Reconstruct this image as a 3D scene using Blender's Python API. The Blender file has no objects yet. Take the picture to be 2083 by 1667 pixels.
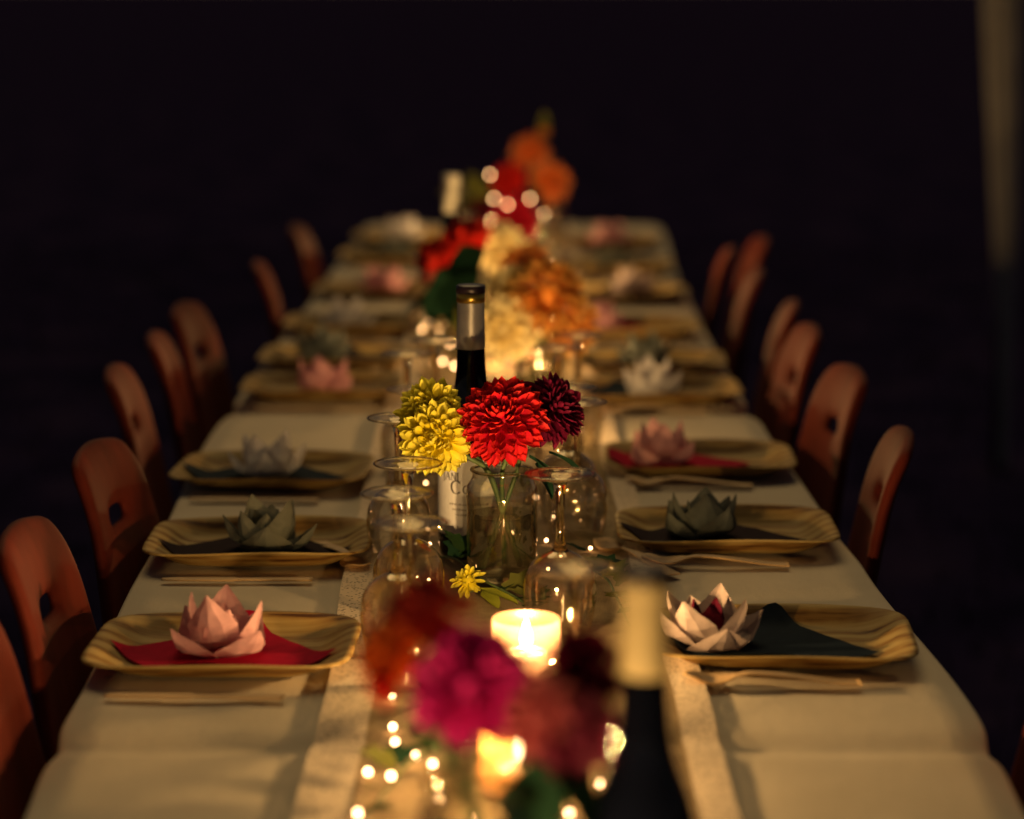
import bpy, bmesh, math, random
from mathutils import Vector, Matrix, noise
random.seed(7)
R = math.radians
scene = bpy.context.scene
COL = scene.collection

# ------------------------------------------------------------------ camera
CAM_H = 1.385
cam = bpy.data.cameras.new('camera'); camo = bpy.data.objects.new('camera', cam); COL.objects.link(camo)
camo.location = (0, 0, CAM_H)
camo.rotation_euler = (R(90 - 9.95), 0, 0)
cam.sensor_width = 36; cam.lens = 85; cam.clip_start = 0.05; cam.clip_end = 9000
cam.dof.use_dof = True; cam.dof.focus_distance = 2.54; cam.dof.aperture_fstop = 2.5
cam.dof.aperture_blades = 0
scene.camera = camo

# ------------------------------------------------------------------ night sky, high warm light, exposure
world = bpy.data.worlds.new('World'); scene.world = world; world.use_nodes = True
wn = world.node_tree.nodes; wl = world.node_tree.links
wn.clear()
wo = wn.new('ShaderNodeOutputWorld'); wb = wn.new('ShaderNodeBackground'); ws = wn.new('ShaderNodeTexSky')
ws.sky_type = 'NISHITA'; ws.sun_disc = False; ws.sun_elevation = R(50); ws.sun_rotation = R(4)
wb.inputs['Strength'].default_value = 0.0100
ws.ozone_density = 0.0; ws.dust_density = 0.3; ws.air_density = 0.5
wt = wn.new('ShaderNodeMix'); wt.data_type = 'RGBA'; wt.blend_type = 'MULTIPLY'; wt.inputs[0].default_value = 1.0
wt.inputs[7].default_value = (1.0, 0.66, 0.46, 1)
wl.new(ws.outputs[0], wt.inputs[6]); wl.new(wt.outputs[2], wb.inputs[0]); wl.new(wb.outputs[0], wo.inputs[0])
sun = bpy.data.lights.new('far_warm_light', 'SUN'); suno = bpy.data.objects.new('far_warm_light', sun); COL.objects.link(suno)  # soft warm sun standing in for an unseen lamp high beyond the table
sun.energy = 0.50; sun.angle = R(36); sun.color = (1.0, 0.69, 0.30)
suno.rotation_euler = (R(-40), 0, R(4))
scene.view_settings.view_transform = 'Standard'; scene.view_settings.look = 'None'
scene.view_settings.exposure = 0.46; scene.view_settings.gamma = 1.0
scene.cycles.use_denoising = True
scene.cycles.max_bounces = 10; scene.cycles.transparent_max_bounces = 16
scene.cycles.transmission_bounces = 8; scene.cycles.glossy_bounces = 4; scene.cycles.diffuse_bounces = 3
scene.cycles.sample_clamp_indirect = 0.9
scene.cycles.caustics_reflective = False; scene.cycles.caustics_refractive = False
scene.cycles.blur_glossy = 1.0
scene.cycles.sample_clamp_direct = 0.0
CANDLE_W = 6.4

# ------------------------------------------------------------------ node material helpers
def newmat(name):
    m = bpy.data.materials.new(name); m.use_nodes = True
    nt = m.node_tree; b = nt.nodes['Principled BSDF']
    return m, nt, b
def ramp(nt, fac, stops):
    r = nt.nodes.new('ShaderNodeValToRGB'); nt.links.new(fac, r.inputs[0])
    e = r.color_ramp.elements
    while len(e) < len(stops): e.new(0.5)
    for i, (p, c) in enumerate(stops):
        e[i].position = p; e[i].color = (*c, 1)
    return r
def tex_noise(nt, scale, detail=4, coord='Object', stretch=None, rough=0.6):
    tc = nt.nodes.new('ShaderNodeTexCoord'); n = nt.nodes.new('ShaderNodeTexNoise')
    n.inputs['Scale'].default_value = scale; n.inputs['Detail'].default_value = detail; n.inputs['Roughness'].default_value = rough
    src = tc.outputs[coord]
    if stretch:
        mp = nt.nodes.new('ShaderNodeMapping'); mp.inputs['Scale'].default_value = stretch
        nt.links.new(src, mp.inputs[0]); src = mp.outputs[0]
    nt.links.new(src, n.inputs['Vector'])
    return n
def bump(nt, b, h, strength=0.3, dist=0.002):
    bp = nt.nodes.new('ShaderNodeBump'); bp.inputs['Strength'].default_value = strength; bp.inputs['Distance'].default_value = dist
    nt.links.new(h, bp.inputs['Height']); nt.links.new(bp.outputs[0], b.inputs['Normal'])
def plain(name, c, rough=0.6, metal=0.0, var=0.25, scale=30, bmp=0.0, coat=0.0, stretch=None):
    m, nt, b = newmat(name)
    n = tex_noise(nt, scale, 5, stretch=stretch)
    lo = tuple(x * (1 - var) for x in c); hi = tuple(min(1, x * (1 + var)) for x in c)
    r = ramp(nt, n.outputs[0], [(0.3, lo), (0.7, hi)])
    nt.links.new(r.outputs[0], b.inputs['Base Color'])
    b.inputs['Roughness'].default_value = rough; b.inputs['Metallic'].default_value = metal
    b.inputs['Coat Weight'].default_value = coat
    if bmp: bump(nt, b, n.outputs[0], bmp)
    return m
def paper(name, c, spots=None, trans=0.35):
    """thin sheet: diffuse plus translucent"""
    m, nt, b = newmat(name)
    n = tex_noise(nt, 55, 5)
    stops = [(0.35, tuple(x * 0.82 for x in c)), (0.6, c)]
    if spots: stops += [(0.72, spots)]
    r = ramp(nt, n.outputs[0], stops)
    nt.links.new(r.outputs[0], b.inputs['Base Color']); b.inputs['Roughness'].default_value = 0.85; b.inputs['Specular IOR Level'].default_value = 0.06
    n2 = tex_noise(nt, 160, 3); bump(nt, b, n2.outputs[0], 0.25, 0.001)
    t = nt.nodes.new('ShaderNodeBsdfTranslucent'); nt.links.new(r.outputs[0], t.inputs[0])
    mx = nt.nodes.new('ShaderNodeMixShader'); mx.inputs[0].default_value = trans
    nt.links.new(b.outputs[0], mx.inputs[1]); nt.links.new(t.outputs[0], mx.inputs[2])
    nt.links.new(mx.outputs[0], nt.nodes['Material Output'].inputs[0])
    return m
def petal_mat(name, base, tip, trans=0.3, var=0.25, pos=(0.35, 0.95)):
    """petal: colour runs from base to tip along the petal's own length, each petal a little different"""
    m, nt, b = newmat(name)
    at = nt.nodes.new('ShaderNodeAttribute'); at.attribute_name = 'along'
    r = ramp(nt, at.outputs['Fac'], [(pos[0], base), (pos[1], tip)])
    oi = nt.nodes.new('ShaderNodeObjectInfo'); n = tex_noise(nt, 25, 3)
    ad = nt.nodes.new('ShaderNodeMath'); ad.operation = 'ADD'
    nt.links.new(oi.outputs['Random'], ad.inputs[0]); nt.links.new(n.outputs[0], ad.inputs[1])
    mr = nt.nodes.new('ShaderNodeMapRange'); mr.inputs[1].default_value = 0.3; mr.inputs[2].default_value = 1.7
    mr.inputs[3].default_value = 1 - var; mr.inputs[4].default_value = 1 + var
    nt.links.new(ad.outputs[0], mr.inputs[0])
    hs = nt.nodes.new('ShaderNodeHueSaturation'); nt.links.new(r.outputs[0], hs.inputs['Color']); nt.links.new(mr.outputs[0], hs.inputs['Value'])
    nt.links.new(hs.outputs[0], b.inputs['Base Color']); b.inputs['Roughness'].default_value = 0.55
    b.inputs['Specular IOR Level'].default_value = 0.15
    t = nt.nodes.new('ShaderNodeBsdfTranslucent'); nt.links.new(hs.outputs[0], t.inputs[0])
    mx = nt.nodes.new('ShaderNodeMixShader'); mx.inputs[0].default_value = trans
    nt.links.new(b.outputs[0], mx.inputs[1]); nt.links.new(t.outputs[0], mx.inputs[2])
    nt.links.new(mx.outputs[0], nt.nodes['Material Output'].inputs[0])
    return m
def thin_glass(name, tint=(0.97, 0.96, 0.92), edge=(0.26, 0.20, 0.13), gloss=1.0, start=0.55, cap=0.75):
    """a single pane of thin glass: Fresnel mirror over a clear pane that absorbs more at grazing angles"""
    m, nt, b = newmat(name); nt.nodes.remove(b)
    lw = nt.nodes.new('ShaderNodeLayerWeight'); lw.inputs['Blend'].default_value = 0.35
    r = ramp(nt, lw.outputs['Facing'], [(start, tint), (0.97, edge)])
    tr = nt.nodes.new('ShaderNodeBsdfTransparent'); nt.links.new(r.outputs[0], tr.inputs[0])
    gl = nt.nodes.new('ShaderNodeBsdfGlossy'); gl.inputs['Roughness'].default_value = 0.03
    gl.inputs['Color'].default_value = (1, 0.90, 0.72, 1)  # golden glint put into the reflection colour, the glass itself is clear
    fr = nt.nodes.new('ShaderNodeFresnel'); fr.inputs['IOR'].default_value = 1.52
    n = tex_noise(nt, 30, 2, stretch=(1, 1, 0.35)); bp = nt.nodes.new('ShaderNodeBump'); bp.inputs['Strength'].default_value = 0.28; bp.inputs['Distance'].default_value = 0.004
    nt.links.new(n.outputs[0], bp.inputs['Height']); nt.links.new(bp.outputs[0], gl.inputs['Normal'])
    mu = nt.nodes.new('ShaderNodeMath'); mu.operation = 'MULTIPLY_ADD'; mu.use_clamp = True
    mu.inputs[1].default_value = 2.2 * gloss; mu.inputs[2].default_value = 0.04 * gloss
    nt.links.new(fr.outputs[0], mu.inputs[0])
    cl = nt.nodes.new('ShaderNodeMath'); cl.operation = 'MINIMUM'; cl.inputs[1].default_value = cap; nt.links.new(mu.outputs[0], cl.inputs[0])
    mx = nt.nodes.new('ShaderNodeMixShader'); nt.links.new(cl.outputs[0], mx.inputs[0])
    nt.links.new(tr.outputs[0], mx.inputs[1]); nt.links.new(gl.outputs[0], mx.inputs[2])
    nt.links.new(mx.outputs[0], nt.nodes['Material Output'].inputs[0])
    return m
def solid_glass(name, ior=1.48, c=(0.98, 0.97, 0.93), rough=0.0):
    m, nt, b = newmat(name); nt.nodes.remove(b)
    g = nt.nodes.new('ShaderNodeBsdfGlass'); g.inputs['IOR'].default_value = ior; g.inputs['Color'].default_value = (*c, 1); g.inputs['Roughness'].default_value = rough
    nt.links.new(g.outputs[0], nt.nodes['Material Output'].inputs[0])
    return m
def frosted(name, c, clear=0.35):
    """frosted candle glass: part clear, part translucent white, light gloss"""
    m, nt, b = newmat(name)
    n = tex_noise(nt, 30, 4, stretch=(1, 1, 5))
    r = ramp(nt, n.outputs[0], [(0.3, tuple(x * 0.75 for x in c)), (0.7, c)])
    nt.links.new(r.outputs[0], b.inputs['Base Color']); b.inputs['Roughness'].default_value = 0.3
    t = nt.nodes.new('ShaderNodeBsdfTranslucent'); nt.links.new(r.outputs[0], t.inputs[0])
    m1 = nt.nodes.new('ShaderNodeMixShader'); m1.inputs[0].default_value = 0.75
    nt.links.new(b.outputs[0], m1.inputs[1]); nt.links.new(t.outputs[0], m1.inputs[2])
    tr = nt.nodes.new('ShaderNodeBsdfTransparent'); m2 = nt.nodes.new('ShaderNodeMixShader'); m2.inputs[0].default_value = clear
    nt.links.new(m1.outputs[0], m2.inputs[1]); nt.links.new(tr.outputs[0], m2.inputs[2])
    nt.links.new(m2.outputs[0], nt.nodes['Material Output'].inputs[0])
    return m
def emit(name, c, s):
    m, nt, b = newmat(name); nt.nodes.remove(b)
    e = nt.nodes.new('ShaderNodeEmission'); e.inputs[0].default_value = (*c, 1); e.inputs[1].default_value = s
    nt.links.new(e.outputs[0], nt.nodes['Material Output'].inputs[0])
    return m

MAT = {}
# grass ground
m, nt, b = newmat('grass_ground')
n = tex_noise(nt, 2.5, 8); r = ramp(nt, n.outputs[0], [(0.32, (0.010, 0.009, 0.032)), (0.5, (0.021, 0.016, 0.056)), (0.68, (0.036, 0.026, 0.070))])
nt.links.new(r.outputs[0], b.inputs['Base Color']); b.inputs['Roughness'].default_value = 1.0; b.inputs['Specular IOR Level'].default_value = 0.0
n2 = tex_noise(nt, 60, 6); bump(nt, b, n2.outputs[0], 0.8, 0.02); MAT['ground'] = m
MAT['grass'] = plain('grass_blade', (0.012, 0.011, 0.016), 1.0, var=0.4, scale=3)
MAT['grass'].node_tree.nodes['Principled BSDF'].inputs['Specular IOR Level'].default_value = 0.0
# white table linen, woven
m, nt, b = newmat('white_linen')
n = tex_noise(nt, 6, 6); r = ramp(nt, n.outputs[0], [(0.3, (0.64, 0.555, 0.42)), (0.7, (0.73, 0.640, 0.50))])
nt.links.new(r.outputs[0], b.inputs['Base Color']); b.inputs['Roughness'].default_value = 0.95; b.inputs['Specular IOR Level'].default_value = 0.05
n2 = tex_noise(nt, 22, 7, stretch=(1, 0.5, 1), rough=0.7); bump(nt, b, n2.outputs[0], 0.35, 0.004); MAT['linen'] = m
# burlap runner
m, nt, b = newmat('burlap')
tc = nt.nodes.new('ShaderNodeTexCoord')
w1 = nt.nodes.new('ShaderNodeTexWave'); w1.bands_direction = 'X'; w1.inputs['Scale'].default_value = 210; w1.inputs['Distortion'].default_value = 6
w2 = nt.nodes.new('ShaderNodeTexWave'); w2.bands_direction = 'Y'; w2.inputs['Scale'].default_value = 210; w2.inputs['Distortion'].default_value = 6
nt.links.new(tc.outputs['Object'], w1.inputs['Vector']); nt.links.new(tc.outputs['Object'], w2.inputs['Vector'])
mu = nt.nodes.new('ShaderNodeMath'); mu.operation = 'MULTIPLY'
nt.links.new(w1.outputs['Fac'], mu.inputs[0]); nt.links.new(w2.outputs['Fac'], mu.inputs[1])
n = tex_noise(nt, 45, 5); ad = nt.nodes.new('ShaderNodeMath'); ad.operation = 'ADD'
nt.links.new(mu.outputs[0], ad.inputs[0]); nt.links.new(n.outputs[0], ad.inputs[1])
r = ramp(nt, ad.outputs[0], [(0.25, (0.13, 0.085, 0.04)), (0.6, (0.33, 0.23, 0.115)), (1.0, (0.48, 0.36, 0.2))])
nt.links.new(r.outputs[0], b.inputs['Base Color']); b.inputs['Roughness'].default_value = 0.95
bump(nt, b, ad.outputs[0], 0.6, 0.002); MAT['burlap'] = m
# lace: white thread with open holes
m, nt, b = newmat('lace')
tc = nt.nodes.new('ShaderNodeTexCoord'); vo = nt.nodes.new('ShaderNodeTexVoronoi'); vo.inputs['Scale'].default_value = 230
nt.links.new(tc.outputs['Object'], vo.inputs['Vector'])
r = ramp(nt, vo.outputs['Distance'], [(0.16, (0.8, 0.8, 0.8)), (0.40, (0, 0, 0))])
b.inputs['Base Color'].default_value = (0.74, 0.60, 0.44, 1); b.inputs['Roughness'].default_value = 0.9
tr = nt.nodes.new('ShaderNodeBsdfTransparent'); mx = nt.nodes.new('ShaderNodeMixShader')
nt.links.new(r.outputs[0], mx.inputs[0]); nt.links.new(b.outputs[0], mx.inputs[1]); nt.links.new(tr.outputs[0], mx.inputs[2])
nt.links.new(mx.outputs[0], nt.nodes['Material Output'].inputs[0]); MAT['lace'] = m
# palm-leaf tray: streaks along the leaf
def palm(name, off, dark):
    m, nt, b = newmat(name)
    tc = nt.nodes.new('ShaderNodeTexCoord'); mp = nt.nodes.new('ShaderNodeMapping')
    mp.inputs['Location'].default_value = (off, off * 1.7, 0); mp.inputs['Scale'].default_value = (1, 1, 0.4)
    nt.links.new(tc.outputs['Object'], mp.inputs[0])
    wv = nt.nodes.new('ShaderNodeTexWave'); wv.bands_direction = 'Y'; wv.inputs['Scale'].default_value = 11; wv.inputs['Distortion'].default_value = 5.0
    wv.inputs['Detail'].default_value = 3; wv.inputs['Detail Scale'].default_value = 1.0
    nt.links.new(mp.outputs[0], wv.inputs['Vector'])
    mp2 = nt.nodes.new('ShaderNodeMapping'); mp2.inputs['Scale'].default_value = (1.5, 28, 10); mp2.inputs['Location'].default_value = (off, 0, off)
    nt.links.new(tc.outputs['Object'], mp2.inputs[0])
    nz = nt.nodes.new('ShaderNodeTexNoise'); nz.inputs['Scale'].default_value = 6; nz.inputs['Detail'].default_value = 5
    nt.links.new(mp2.outputs[0], nz.inputs['Vector'])
    a = nt.nodes.new('ShaderNodeMath'); a.operation = 'MULTIPLY_ADD'; a.inputs[1].default_value = 0.34
    nt.links.new(wv.outputs['Fac'], a.inputs[0]); nt.links.new(nz.outputs[0], a.inputs[2])
    rr = ramp(nt, a.outputs[0], [(0.36, (0.085, 0.034, 0.012)), (0.36 + dark, (0.31, 0.175, 0.050)), (0.74, (0.44, 0.305, 0.108)), (1.0, (0.54, 0.41, 0.175))])
    nt.links.new(rr.outputs[0], b.inputs['Base Color']); b.inputs['Roughness'].default_value = 0.6; b.inputs['Specular IOR Level'].default_value = 0.12
    bump(nt, b, nz.outputs[0], 0.3, 0.001)
    return m
PALM = [palm('palm_leaf_a', 0.0, 0.16), palm('palm_leaf_b', 0.31, 0.22), palm('palm_leaf_c', 0.77, 0.12), palm('palm_leaf_d', 1.3, 0.26)]
MAT['birch'] = plain('birch_wood', (0.55, 0.36, 0.17), 0.6, var=0.2, scale=20, stretch=(1, 8, 8))
MAT['chair'] = plain('red_orange_chair_shell', (0.108, 0.0155, 0.009), 0.72, var=0.4, scale=14, bmp=0.06, stretch=(1, 1, 0.3))
MAT['chair'].node_tree.nodes['Principled BSDF'].inputs['Specular IOR Level'].default_value = 0.12
MAT['steel'] = plain('dull_steel', (0.25, 0.25, 0.26), 0.35, 1.0, var=0.15)
MAT['tablewood'] = plain('table_board', (0.35, 0.24, 0.13), 0.6, var=0.2, scale=8)
MAT['glass_thin'] = thin_glass('wine_glass_bowl_glass')
MAT['glass_foot'] = thin_glass('wine_glass_foot_glass', (0.95, 0.93, 0.86), (0.30, 0.24, 0.16), 0.45, 0.78, 0.35)
MAT['glass_jar'] = thin_glass('jar_glass', (0.95, 0.95, 0.91), (0.28, 0.23, 0.16), 1.2)
MAT['glass_solid'] = solid_glass('wine_glass_stem_glass', 1.48, (0.95, 0.88, 0.72))
MAT['water'] = solid_glass('vase_water', 1.33, (0.86, 0.86, 0.76))
nt = MAT['water'].node_tree; tr = nt.nodes.new('ShaderNodeBsdfTransparent'); tr.inputs[0].default_value = (0.9, 0.88, 0.78, 1)
mx = nt.nodes.new('ShaderNodeMixShader'); mx.inputs[0].default_value = 0.35
nt.links.new(tr.outputs[0], mx.inputs[1]); nt.links.new([n for n in nt.nodes if n.type == 'BSDF_GLASS'][0].outputs[0], mx.inputs[2])
nt.links.new(mx.outputs[0], nt.nodes['Material Output'].inputs[0])
MAT['bottle'] = plain('dark_bottle_glass', (0.003, 0.004, 0.010), 0.07, var=0.2)
MAT['bottle'].node_tree.nodes['Principled BSDF'].inputs['Specular IOR Level'].default_value = 0.35
MAT['silver'] = plain('silver_foil', (0.66, 0.64, 0.62), 0.38, 0.45, var=0.12, scale=60, bmp=0.1)
MAT['gold'] = plain('gold_foil', (0.72, 0.50, 0.10), 0.28, 0.9, var=0.15)
MAT['cream_foil'] = plain('cream_foil', (0.58, 0.48, 0.26), 0.55, 0.0, var=0.12)
MAT['white_foil'] = plain('white_foil', (0.74, 0.70, 0.58), 0.5, 0.0, var=0.08)
MAT['black_foil'] = plain('black_foil', (0.02, 0.012, 0.02), 0.35, 0.1, var=0.3)
MAT['label'] = plain('label_paper', (0.88, 0.88, 0.90), 0.75, var=0.06, scale=80)
MAT['ink'] = plain('label_ink', (0.03, 0.025, 0.03), 0.7, var=0.2)
MAT['ink_grey'] = plain('label_ink_grey', (0.30, 0.28, 0.28), 0.7, var=0.2)
MAT['stem'] = plain('flower_stem', (0.06, 0.10, 0.03), 0.6, var=0.4, scale=60)
MAT['leaf'] = paper('green_leaf', (0.035, 0.085, 0.028), (0.06, 0.11, 0.03), 0.2)
MAT['leaf_dark'] = paper('dark_green_leaf', (0.014, 0.045, 0.025), (0.02, 0.06, 0.03), 0.15)
MAT['leaf_olive'] = paper('olive_leaf', (0.14, 0.15, 0.035), (0.2, 0.2, 0.05), 0.25)
MAT['leaf_lime'] = paper('lime_leaf', (0.42, 0.46, 0.05), (0.5, 0.5, 0.06), 0.3)
MAT['wax'] = paper('candle_wax', (0.85, 0.78, 0.62), None, 0.4)
MAT['tin'] = plain('tealight_cup', (0.75, 0.73, 0.70), 0.3, 0.9, var=0.1)
MAT['wick'] = plain('wick', (0.02, 0.015, 0.012), 0.9)
MAT['flame'] = emit('flame', (1.0, 0.66, 0.30), 40.0)
MAT['bulb'] = emit('fairy_bulb', (1.0, 0.52, 0.22), 14.0)
MAT['wire'] = plain('copper_wire', (0.35, 0.20, 0.09), 0.35, 0.9, var=0.1)
MAT['frost'] = frosted('frosted_candle_glass', (0.15, 0.085, 0.060), 0.55)
MAT['amber'] = frosted('amber_candle_glass', (0.30, 0.14, 0.05), 0.55)
MAT['curtain'] = plain('curtain_cloth', (0.42, 0.40, 0.38), 0.9, var=0.15, scale=10)
PINK = [paper('pink_paper_a', (0.74, 0.43, 0.46), (0.78, 0.53, 0.54)), paper('pink_paper_b', (0.80, 0.42, 0.46), (0.84, 0.52, 0.52))]
PALE = [paper('pale_printed_paper', (0.56, 0.45, 0.43), (0.26, 0.22, 0.27)), paper('white_paper', (0.72, 0.69, 0.70), (0.60, 0.58, 0.62))]
SAGE = [paper('sage_paper', (0.25, 0.26, 0.22), (0.31, 0.32, 0.27)), paper('grey_green_paper', (0.20, 0.22, 0.20), (0.26, 0.28, 0.25))]
NAPM = {'red': paper('red_napkin', (0.46, 0.008, 0.045), None, 0.1), 'navy': paper('navy_napkin', (0.018, 0.030, 0.048), None, 0.1),
        'maroon': paper('maroon_paper', (0.085, 0.006, 0.020), None, 0.1), 'brown': paper('dark_brown_napkin', (0.035, 0.022, 0.028), None, 0.1)}

# ------------------------------------------------------------------ object helpers
def link(o, parent=None):
    COL.objects.link(o)
    if parent is not None: o.parent = parent
    return o
def tag(o, label, cat, group=None):
    o['label'] = label; o['category'] = cat
    if group: o['group'] = group
    return o
def thing(name, label, cat, loc=(0, 0, 0), rz=0.0, group=None):
    o = bpy.data.objects.new(name, None); o.empty_display_size = 0.05
    o.location = loc; o.rotation_euler = (0, 0, rz); link(o)
    return tag(o, label, cat, group)
def mesh(name, verts, faces, mat, smooth=True):
    me = bpy.data.meshes.new(name); me.from_pydata(verts, [], faces); me.update()
    if mat: me.materials.append(mat)
    if smooth: me.polygons.foreach_set('use_smooth', [True] * len(me.polygons))
    return me
def obj(name, me, parent=None, loc=None, rot=None):
    o = bpy.data.objects.new(name, me)
    if loc is not None: o.location = loc
    if rot is not None: o.rotation_euler = rot
    return link(o, parent)
def lathe(name, prof, mat, seg=40, smooth=True, caps=False):
    v = []; f = []
    for (r, z) in prof:
        for i in range(seg):
            a = 2 * math.pi * i / seg; v.append((r * math.cos(a), r * math.sin(a), z))
    for j in range(len(prof) - 1):
        for i in range(seg):
            k = (i + 1) % seg
            f.append((j * seg + i, j * seg + k, (j + 1) * seg + k, (j + 1) * seg + i))
    if caps:
        f.append(tuple(range(seg - 1, -1, -1))); f.append(tuple((len(prof) - 1) * seg + i for i in range(seg)))
    return mesh(name, v, f, mat, smooth)
def spline(pts, n):
    """Catmull-Rom through pts"""
    P = [Vector(p) for p in pts]; P = [P[0] * 2 - P[1]] + P + [P[-1] * 2 - P[-2]]
    out = []
    for i in range(1, len(P) - 2):
        for k in range(n):
            t = k / n; a, b_, c, d = P[i - 1], P[i], P[i + 1], P[i + 2]
            out.append(0.5 * ((2 * b_) + (c - a) * t + (2 * a - 5 * b_ + 4 * c - d) * t * t + (3 * b_ - a - 3 * c + d) * t ** 3))
    out.append(P[-2]); return out
def tube_data(pts, rad, seg=8):
    pts = [Vector(p) for p in pts]; n = len(pts); v = []; f = []
    up = Vector((0.31, 0.2, 0.93)).normalized()
    for i, p in enumerate(pts):
        d = (pts[min(i + 1, n - 1)] - pts[max(i - 1, 0)]).normalized()
        a = d.cross(up)
        if a.length < 1e-3: a = d.cross(Vector((1, 0, 0)))
        a.normalize(); c = d.cross(a)
        r = rad[i] if isinstance(rad, (list, tuple)) else rad
        for k in range(seg):
            t = 2 * math.pi * k / seg; v.append(tuple(p + a * (r * math.cos(t)) + c * (r * math.sin(t))))
    for i in range(n - 1):
        for k in range(seg):
            j = (k + 1) % seg; f.append((i * seg + k, i * seg + j, (i + 1) * seg + j, (i + 1) * seg + k))
    f.append(tuple(range(seg - 1, -1, -1))); f.append(tuple((n - 1) * seg + k for k in range(seg)))
    return v, f
def tube(name, pts, rad, mat, seg=8):
    v, f = tube_data(pts, rad, seg); return mesh(name, v, f, mat)
def boxmesh(name, sx, sy, sz, mat, bev=0.004, center=(0, 0, 0)):
    bm = bmesh.new(); bmesh.ops.create_cube(bm, size=1)
    for q in bm.verts: q.co = Vector((q.co.x * sx + center[0], q.co.y * sy + center[1], q.co.z * sz + center[2]))
    if bev: bmesh.ops.bevel(bm, geom=bm.edges[:], offset=bev, segments=2, affect='EDGES')
    me = bpy.data.meshes.new(name); bm.to_mesh(me); bm.free(); me.materials.append(mat); return me
def copy_tree(o, parent=None):
    c = o.copy(); COL.objects.link(c)
    if parent is not None: c.parent = parent
    for ch in list(o.children): copy_tree(ch, c)
    return c
def bake(me, mods, mat):
    """apply modifiers once and return a plain mesh"""
    o = bpy.data.objects.new('work', me); COL.objects.link(o)
    for typ, kw in mods:
        md = o.modifiers.new(typ, typ)
        for k, val in kw.items(): setattr(md, k, val)
    dg = bpy.context.evaluated_depsgraph_get(); dg.update()
    out = bpy.data.meshes.new_from_object(o.evaluated_get(dg))
    bpy.data.objects.remove(o)
    out.materials.clear(); out.materials.append(mat)
    out.polygons.foreach_set('use_smooth', [True] * len(out.polygons))
    return out
def smooth01(a, b_, x):
    t = max(0, min(1, (x - a) / (b_ - a))); return t * t * (3 - 2 * t)
def lerp_tab(tab, y):
    if y <= tab[0][0]: return tab[0][1]
    for (a, va), (c, vc) in zip(tab, tab[1:]):
        if y <= c: return va + (vc - va) * smooth01(a, c, y)
    return tab[-1][1]
ORD = ['nearest', 'second', 'third', 'fourth', 'fifth', 'sixth', 'seventh', 'eighth', 'ninth', 'tenth', 'eleventh', 'twelfth']
def nth(i): return 'nearest to the camera' if i == 0 else ORD[i] + ' from the camera'

# ------------------------------------------------------------------ ground
v = []; f = []
gx = [-6000, -2000, -600, -200, -80, -30] + [-20 + 4 * k for k in range(11)] + [30, 80, 200, 600, 2000, 6000]
for yy in gx:
    for xx in gx: v.append((xx, yy + 20, 0.0))
NG = len(gx)
for j in range(NG - 1):
    for i in range(NG - 1):
        a = j * NG + i; f.append((a, a + 1, a + NG + 1, a + NG))
g = obj('ground', mesh('ground', v, f, MAT['ground'])); g['kind'] = 'structure'
# grass around the tables
v = []; f = []
rg = random.Random(3)
for i in range(26000):
    x = rg.uniform(-4.5, 4.5); y = rg.uniform(0.4, 13); h = rg.uniform(0.02, 0.06); a = rg.uniform(0, 6.28); w = 0.0035
    dx, dy = math.cos(a) * w, math.sin(a) * w; lx, ly = rg.gauss(0, 0.015), rg.gauss(0, 0.015)
    k = len(v); v += [(x - dx, y - dy, 0), (x + dx, y + dy, 0), (x + lx, y + ly, h)]; f.append((k, k + 1, k + 2))
go = obj('grass', mesh('grass', v, f, MAT['grass'], False)); go['kind'] = 'stuff'
tag(go, 'short dark grass growing on the ground under the tables', 'grass')

# ------------------------------------------------------------------ tables, cloth, runner
TOP = 0.74
LEFT = [(0.9, -0.385), (1.7, -0.375), (2.1, -0.395), (2.66, -0.412), (3.48, -0.436), (3.85, -0.432), (4.4, -0.425), (5.1, -0.412), (6.6, -0.395)]
RIGHT = [(0.9, 0.400), (1.75, 0.400), (2.12, 0.415), (2.66, 0.392), (2.85, 0.383), (3.55, 0.370), (3.85, 0.362), (4.4, 0.362), (5.1, 0.366), (6.6, 0.400)]
JOINS = [2.005, 3.675, 5.30]
Y0, Y1 = 0.75, 6.62
def pinch(y):
    return sum(a * math.exp(-((y - j) / 0.045) ** 2) for j, a in zip(JOINS, (0.005, 0.030, 0.02)))
def endround(y):
    d = Y1 - y
    return 0.05 * (1 - math.sqrt(max(0, 1 - ((0.06 - d) / 0.06) ** 2))) if d < 0.06 else 0
def top_z(y):
    return TOP - sum(a * math.exp(-((y - j) / 0.024) ** 2) for j, a in zip(JOINS, (0.007, 0.020, 0.02)))
def surf(x, y):
    w = 0.0022 * noise.noise(Vector((x * 4, y * 7, 1))) + 0.0011 * math.exp(-((x - 0.21) / 0.006) ** 2) + 0.0011 * math.exp(-((x + 0.24) / 0.006) ** 2) + 0.0009 * noise.noise(Vector((x * 15, y * 15, 4)))
    return top_z(y) + w
for i, (ya, yb) in enumerate([(0.80, 1.975), (2.035, 3.645), (3.705, 5.27), (5.33, 6.60)]):
    ym = (ya + yb) / 2; xl = lerp_tab(LEFT, ym); xr = lerp_tab(RIGHT, ym); L = yb - ya; W = xr - xl - 0.10
    t = thing('trestle_table', 'long table under the white cloth, %s in the row' % nth(i), 'table', ((xl + xr) / 2, ym, 0), 0, 'tables joined end to end')
    obj('tabletop', boxmesh('tabletop', W, L, 0.026, MAT['tablewood'], 0.006, (0, 0, TOP - 0.040)), t)
    for sx in (-1, 1):
        for sy in (-1, 1):
            px, py = sx * (W / 2 - 0.08), sy * (L / 2 - 0.12)
            obj('leg', tube('leg', [(px, py, 0), (px * 0.92, py * 0.98, TOP - 0.05)], 0.014, MAT['steel'], 10), t)
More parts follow.
